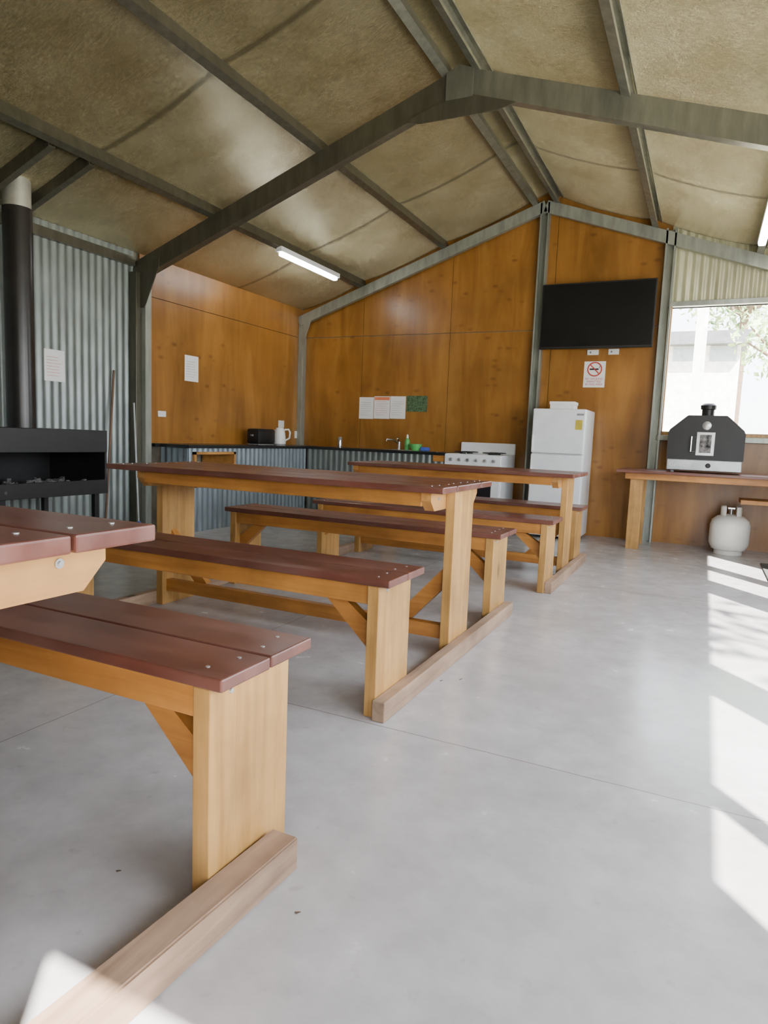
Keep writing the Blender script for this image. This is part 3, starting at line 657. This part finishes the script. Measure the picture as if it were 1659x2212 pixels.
for (px,py,lab) in ((995,1468,'tiny dark dead leaf on the concrete beside the middle table rail'),(953,1471,'tiny brown twig on the concrete touching the middle table rail'),(255,1883,'thin brown twig on the concrete under the near bench'),(642,1973,'tiny dark leaf on the concrete in front of the near rail')):
    q=at(px,py,Z=0); m=MB(); s_=.0065
    m.prism([(q.x-s_,q.y,.0),(q.x,q.y-s_*.5,.001),(q.x+s_*1.1,q.y+.003,.003),(q.x,q.y+s_*.5,.001)],(0,0,.0015)); tag(m.build('dead_leaf',DLEAF),lab,'leaf')
q=at(1640,1215,Z=0)
m=MB(); m.box(q.x,q.x+.6,q.y-1.2,q.y-.1,0,.012,.003); tag(m.build('floor_mat',simple('mat_dark',(.08,.08,.075),.9)),'dark floor mat at the right edge beyond the gas bottle','mat')
# ---------------------------------------------------------------- outside
r=root('neighbour_building',(-3,20,-.13),'pale building with dark roof seen through the window','building')
hz0=at(1500,745,Y=18).z; hz1=at(1500,715,Y=18).z; hx=at(1625,730,Y=18).x
m=MB(); m.box(-12,hx-.2,18.3,24,-.13,hz0+.02); m.build('wall',HOUSEW,r)
m=MB(); m.prism([(-12.3,17.8,hz0),(hx,17.8,hz0),(hx,17.8,hz0+.30),(-12.3,17.8,hz0+.30)],(0,3.3,.15)); m.build('roof',HROOF,r)
FG=simple('far_glass',(.36,.41,.46),.3)
for px0,px1 in ((1455,1500),(1535,1590)):
    a=at(px0,748,Y=18.28); b_=at(px1,780,Y=18.28); m=MB(); m.box(a.x,b_.x,18.27,18.31,b_.z,a.z); m.build('window',FG,r)
a=at(1517,700,Y=12)
m=MB(); m.box(a.x-.085,a.x+.085,11.9,12.07,-.13,3.6); tag(m.build('outdoor_post',HOUSEW),'sunlit white post standing outside the window','post')
def tree(cx,cy,cz,R,n,trunk,lab,ls=.16):
    r=root('tree',(cx,cy,-.13),lab,'tree')
    m=MB(); m.cyl((cx,cy,-.13),(cx+.1,cy,cz),trunk,trunk*.6,12)
    for i in range(7):
        a=i*.9; m.cyl((cx+.05,cy,cz-R*.5),(cx+R*.7*math.cos(a),cy+R*.7*math.sin(a),cz+R*.3*math.sin(i*2.1)),trunk*.4,trunk*.12,8)
    m.build('trunk',BARK,r,True)
    b=bmesh.new()
    for i in range(n):
        d=Vector((random.gauss(0,1),random.gauss(0,1),random.gauss(0,.8))).normalized()*R*random.uniform(.35,1)
        p=Vector((cx,cy,cz))+d; u=Vector((random.gauss(0,1),random.gauss(0,1),random.gauss(0,1))).normalized(); w=u.orthogonal().normalized()
        s_=ls*random.uniform(.5,1.2)
        b.faces.new([b.verts.new(p+u*s_),b.verts.new(p+w*s_*.4),b.verts.new(p-u*s_),b.verts.new(p-w*s_*.4)])
    m=MB(); m.bm.free(); m.bm=b; m.build('foliage',LEAFM,r)
a=at(1690,735,Y=14); tree(a.x,14,a.z,.85,500,.1,'leafy green tree at the right side of the window view',.10)
a=at(1610,610,Y=26); tree(a.x,26,a.z,2.2,1500,.2,'tall tree above the roof of the pale building',.16)
tree(5.0,-1.6,7.0,1.0,170,.10,'leafy tree outside the right wall shading the openings',.14)
# ---------------------------------------------------------------- light
w=bpy.data.worlds.new('World'); S.world=w; w.use_nodes=True; bg=w.node_tree.nodes['Background']
sky=w.node_tree.nodes.new('ShaderNodeTexSky'); sky.sky_type='NISHITA'; sky.sun_disc=False; sky.sun_elevation=math.radians(44); sky.sun_rotation=math.radians(140)
mx=w.node_tree.nodes.new('ShaderNodeMix'); mx.data_type='RGBA'; mx.inputs[0].default_value=.75; mx.inputs[7].default_value=(11.,11.4,12.2,1)
w.node_tree.links.new(sky.outputs[0],mx.inputs[6]); w.node_tree.links.new(mx.outputs[2],bg.inputs[0]); bg.inputs[1].default_value=1.
L=bpy.data.lights.new('sun','SUN'); L.energy=58; L.angle=math.radians(.55); L.color=(1,.96,.9); o=bpy.data.objects.new('sun',L); COL.objects.link(o)
o.rotation_euler=Vector((-.45,.55,-.70)).to_track_quat('-Z','Y').to_euler(); o.location=(4,-4,6)
def area(loc,dirv,sx,sy,e,c):
    L=bpy.data.lights.new('daylight','AREA'); L.shape='RECTANGLE'; L.size=sx; L.size_y=sy; L.energy=e; L.color=c
    o=bpy.data.objects.new('daylight',L); COL.objects.link(o); o.location=loc; o.rotation_euler=Vector(dirv).to_track_quat('-Z','Z').to_euler()
for a,b_ in OPS: area((XR-.02,(a+b_)/2,1.5),(-1,0,0),b_-a,1.15,32*(b_-a),(.87,.94,1.))
area((.82,YF+.03,1.05),(0,1,0),.8,2.,18,(.9,.95,1.))
# ---------------------------------------------------------------- camera
cd=bpy.data.cameras.new('camera'); cam=bpy.data.objects.new('camera',cd); COL.objects.link(cam); S.camera=cam
cd.sensor_fit='VERTICAL'; cd.sensor_height=36; cd.sensor_width=36; cd.lens=F_/2212*36; cd.clip_start=.02
r0=Vector((math.cos(YA),math.sin(YA),0)); f0=Vector((-math.sin(YA)*math.cos(PI_),math.cos(YA)*math.cos(PI_),-math.sin(PI_))); u0=Vector((-math.sin(YA)*math.sin(PI_),math.cos(YA)*math.sin(PI_),math.cos(PI_)))
c,s=math.cos(RO),math.sin(RO); R_=r0*c+u0*s; U_=u0*c-r0*s
mt=Matrix((R_,U_,-f0)).transposed().to_4x4(); mt.translation=CAM; cam.matrix_world=mt
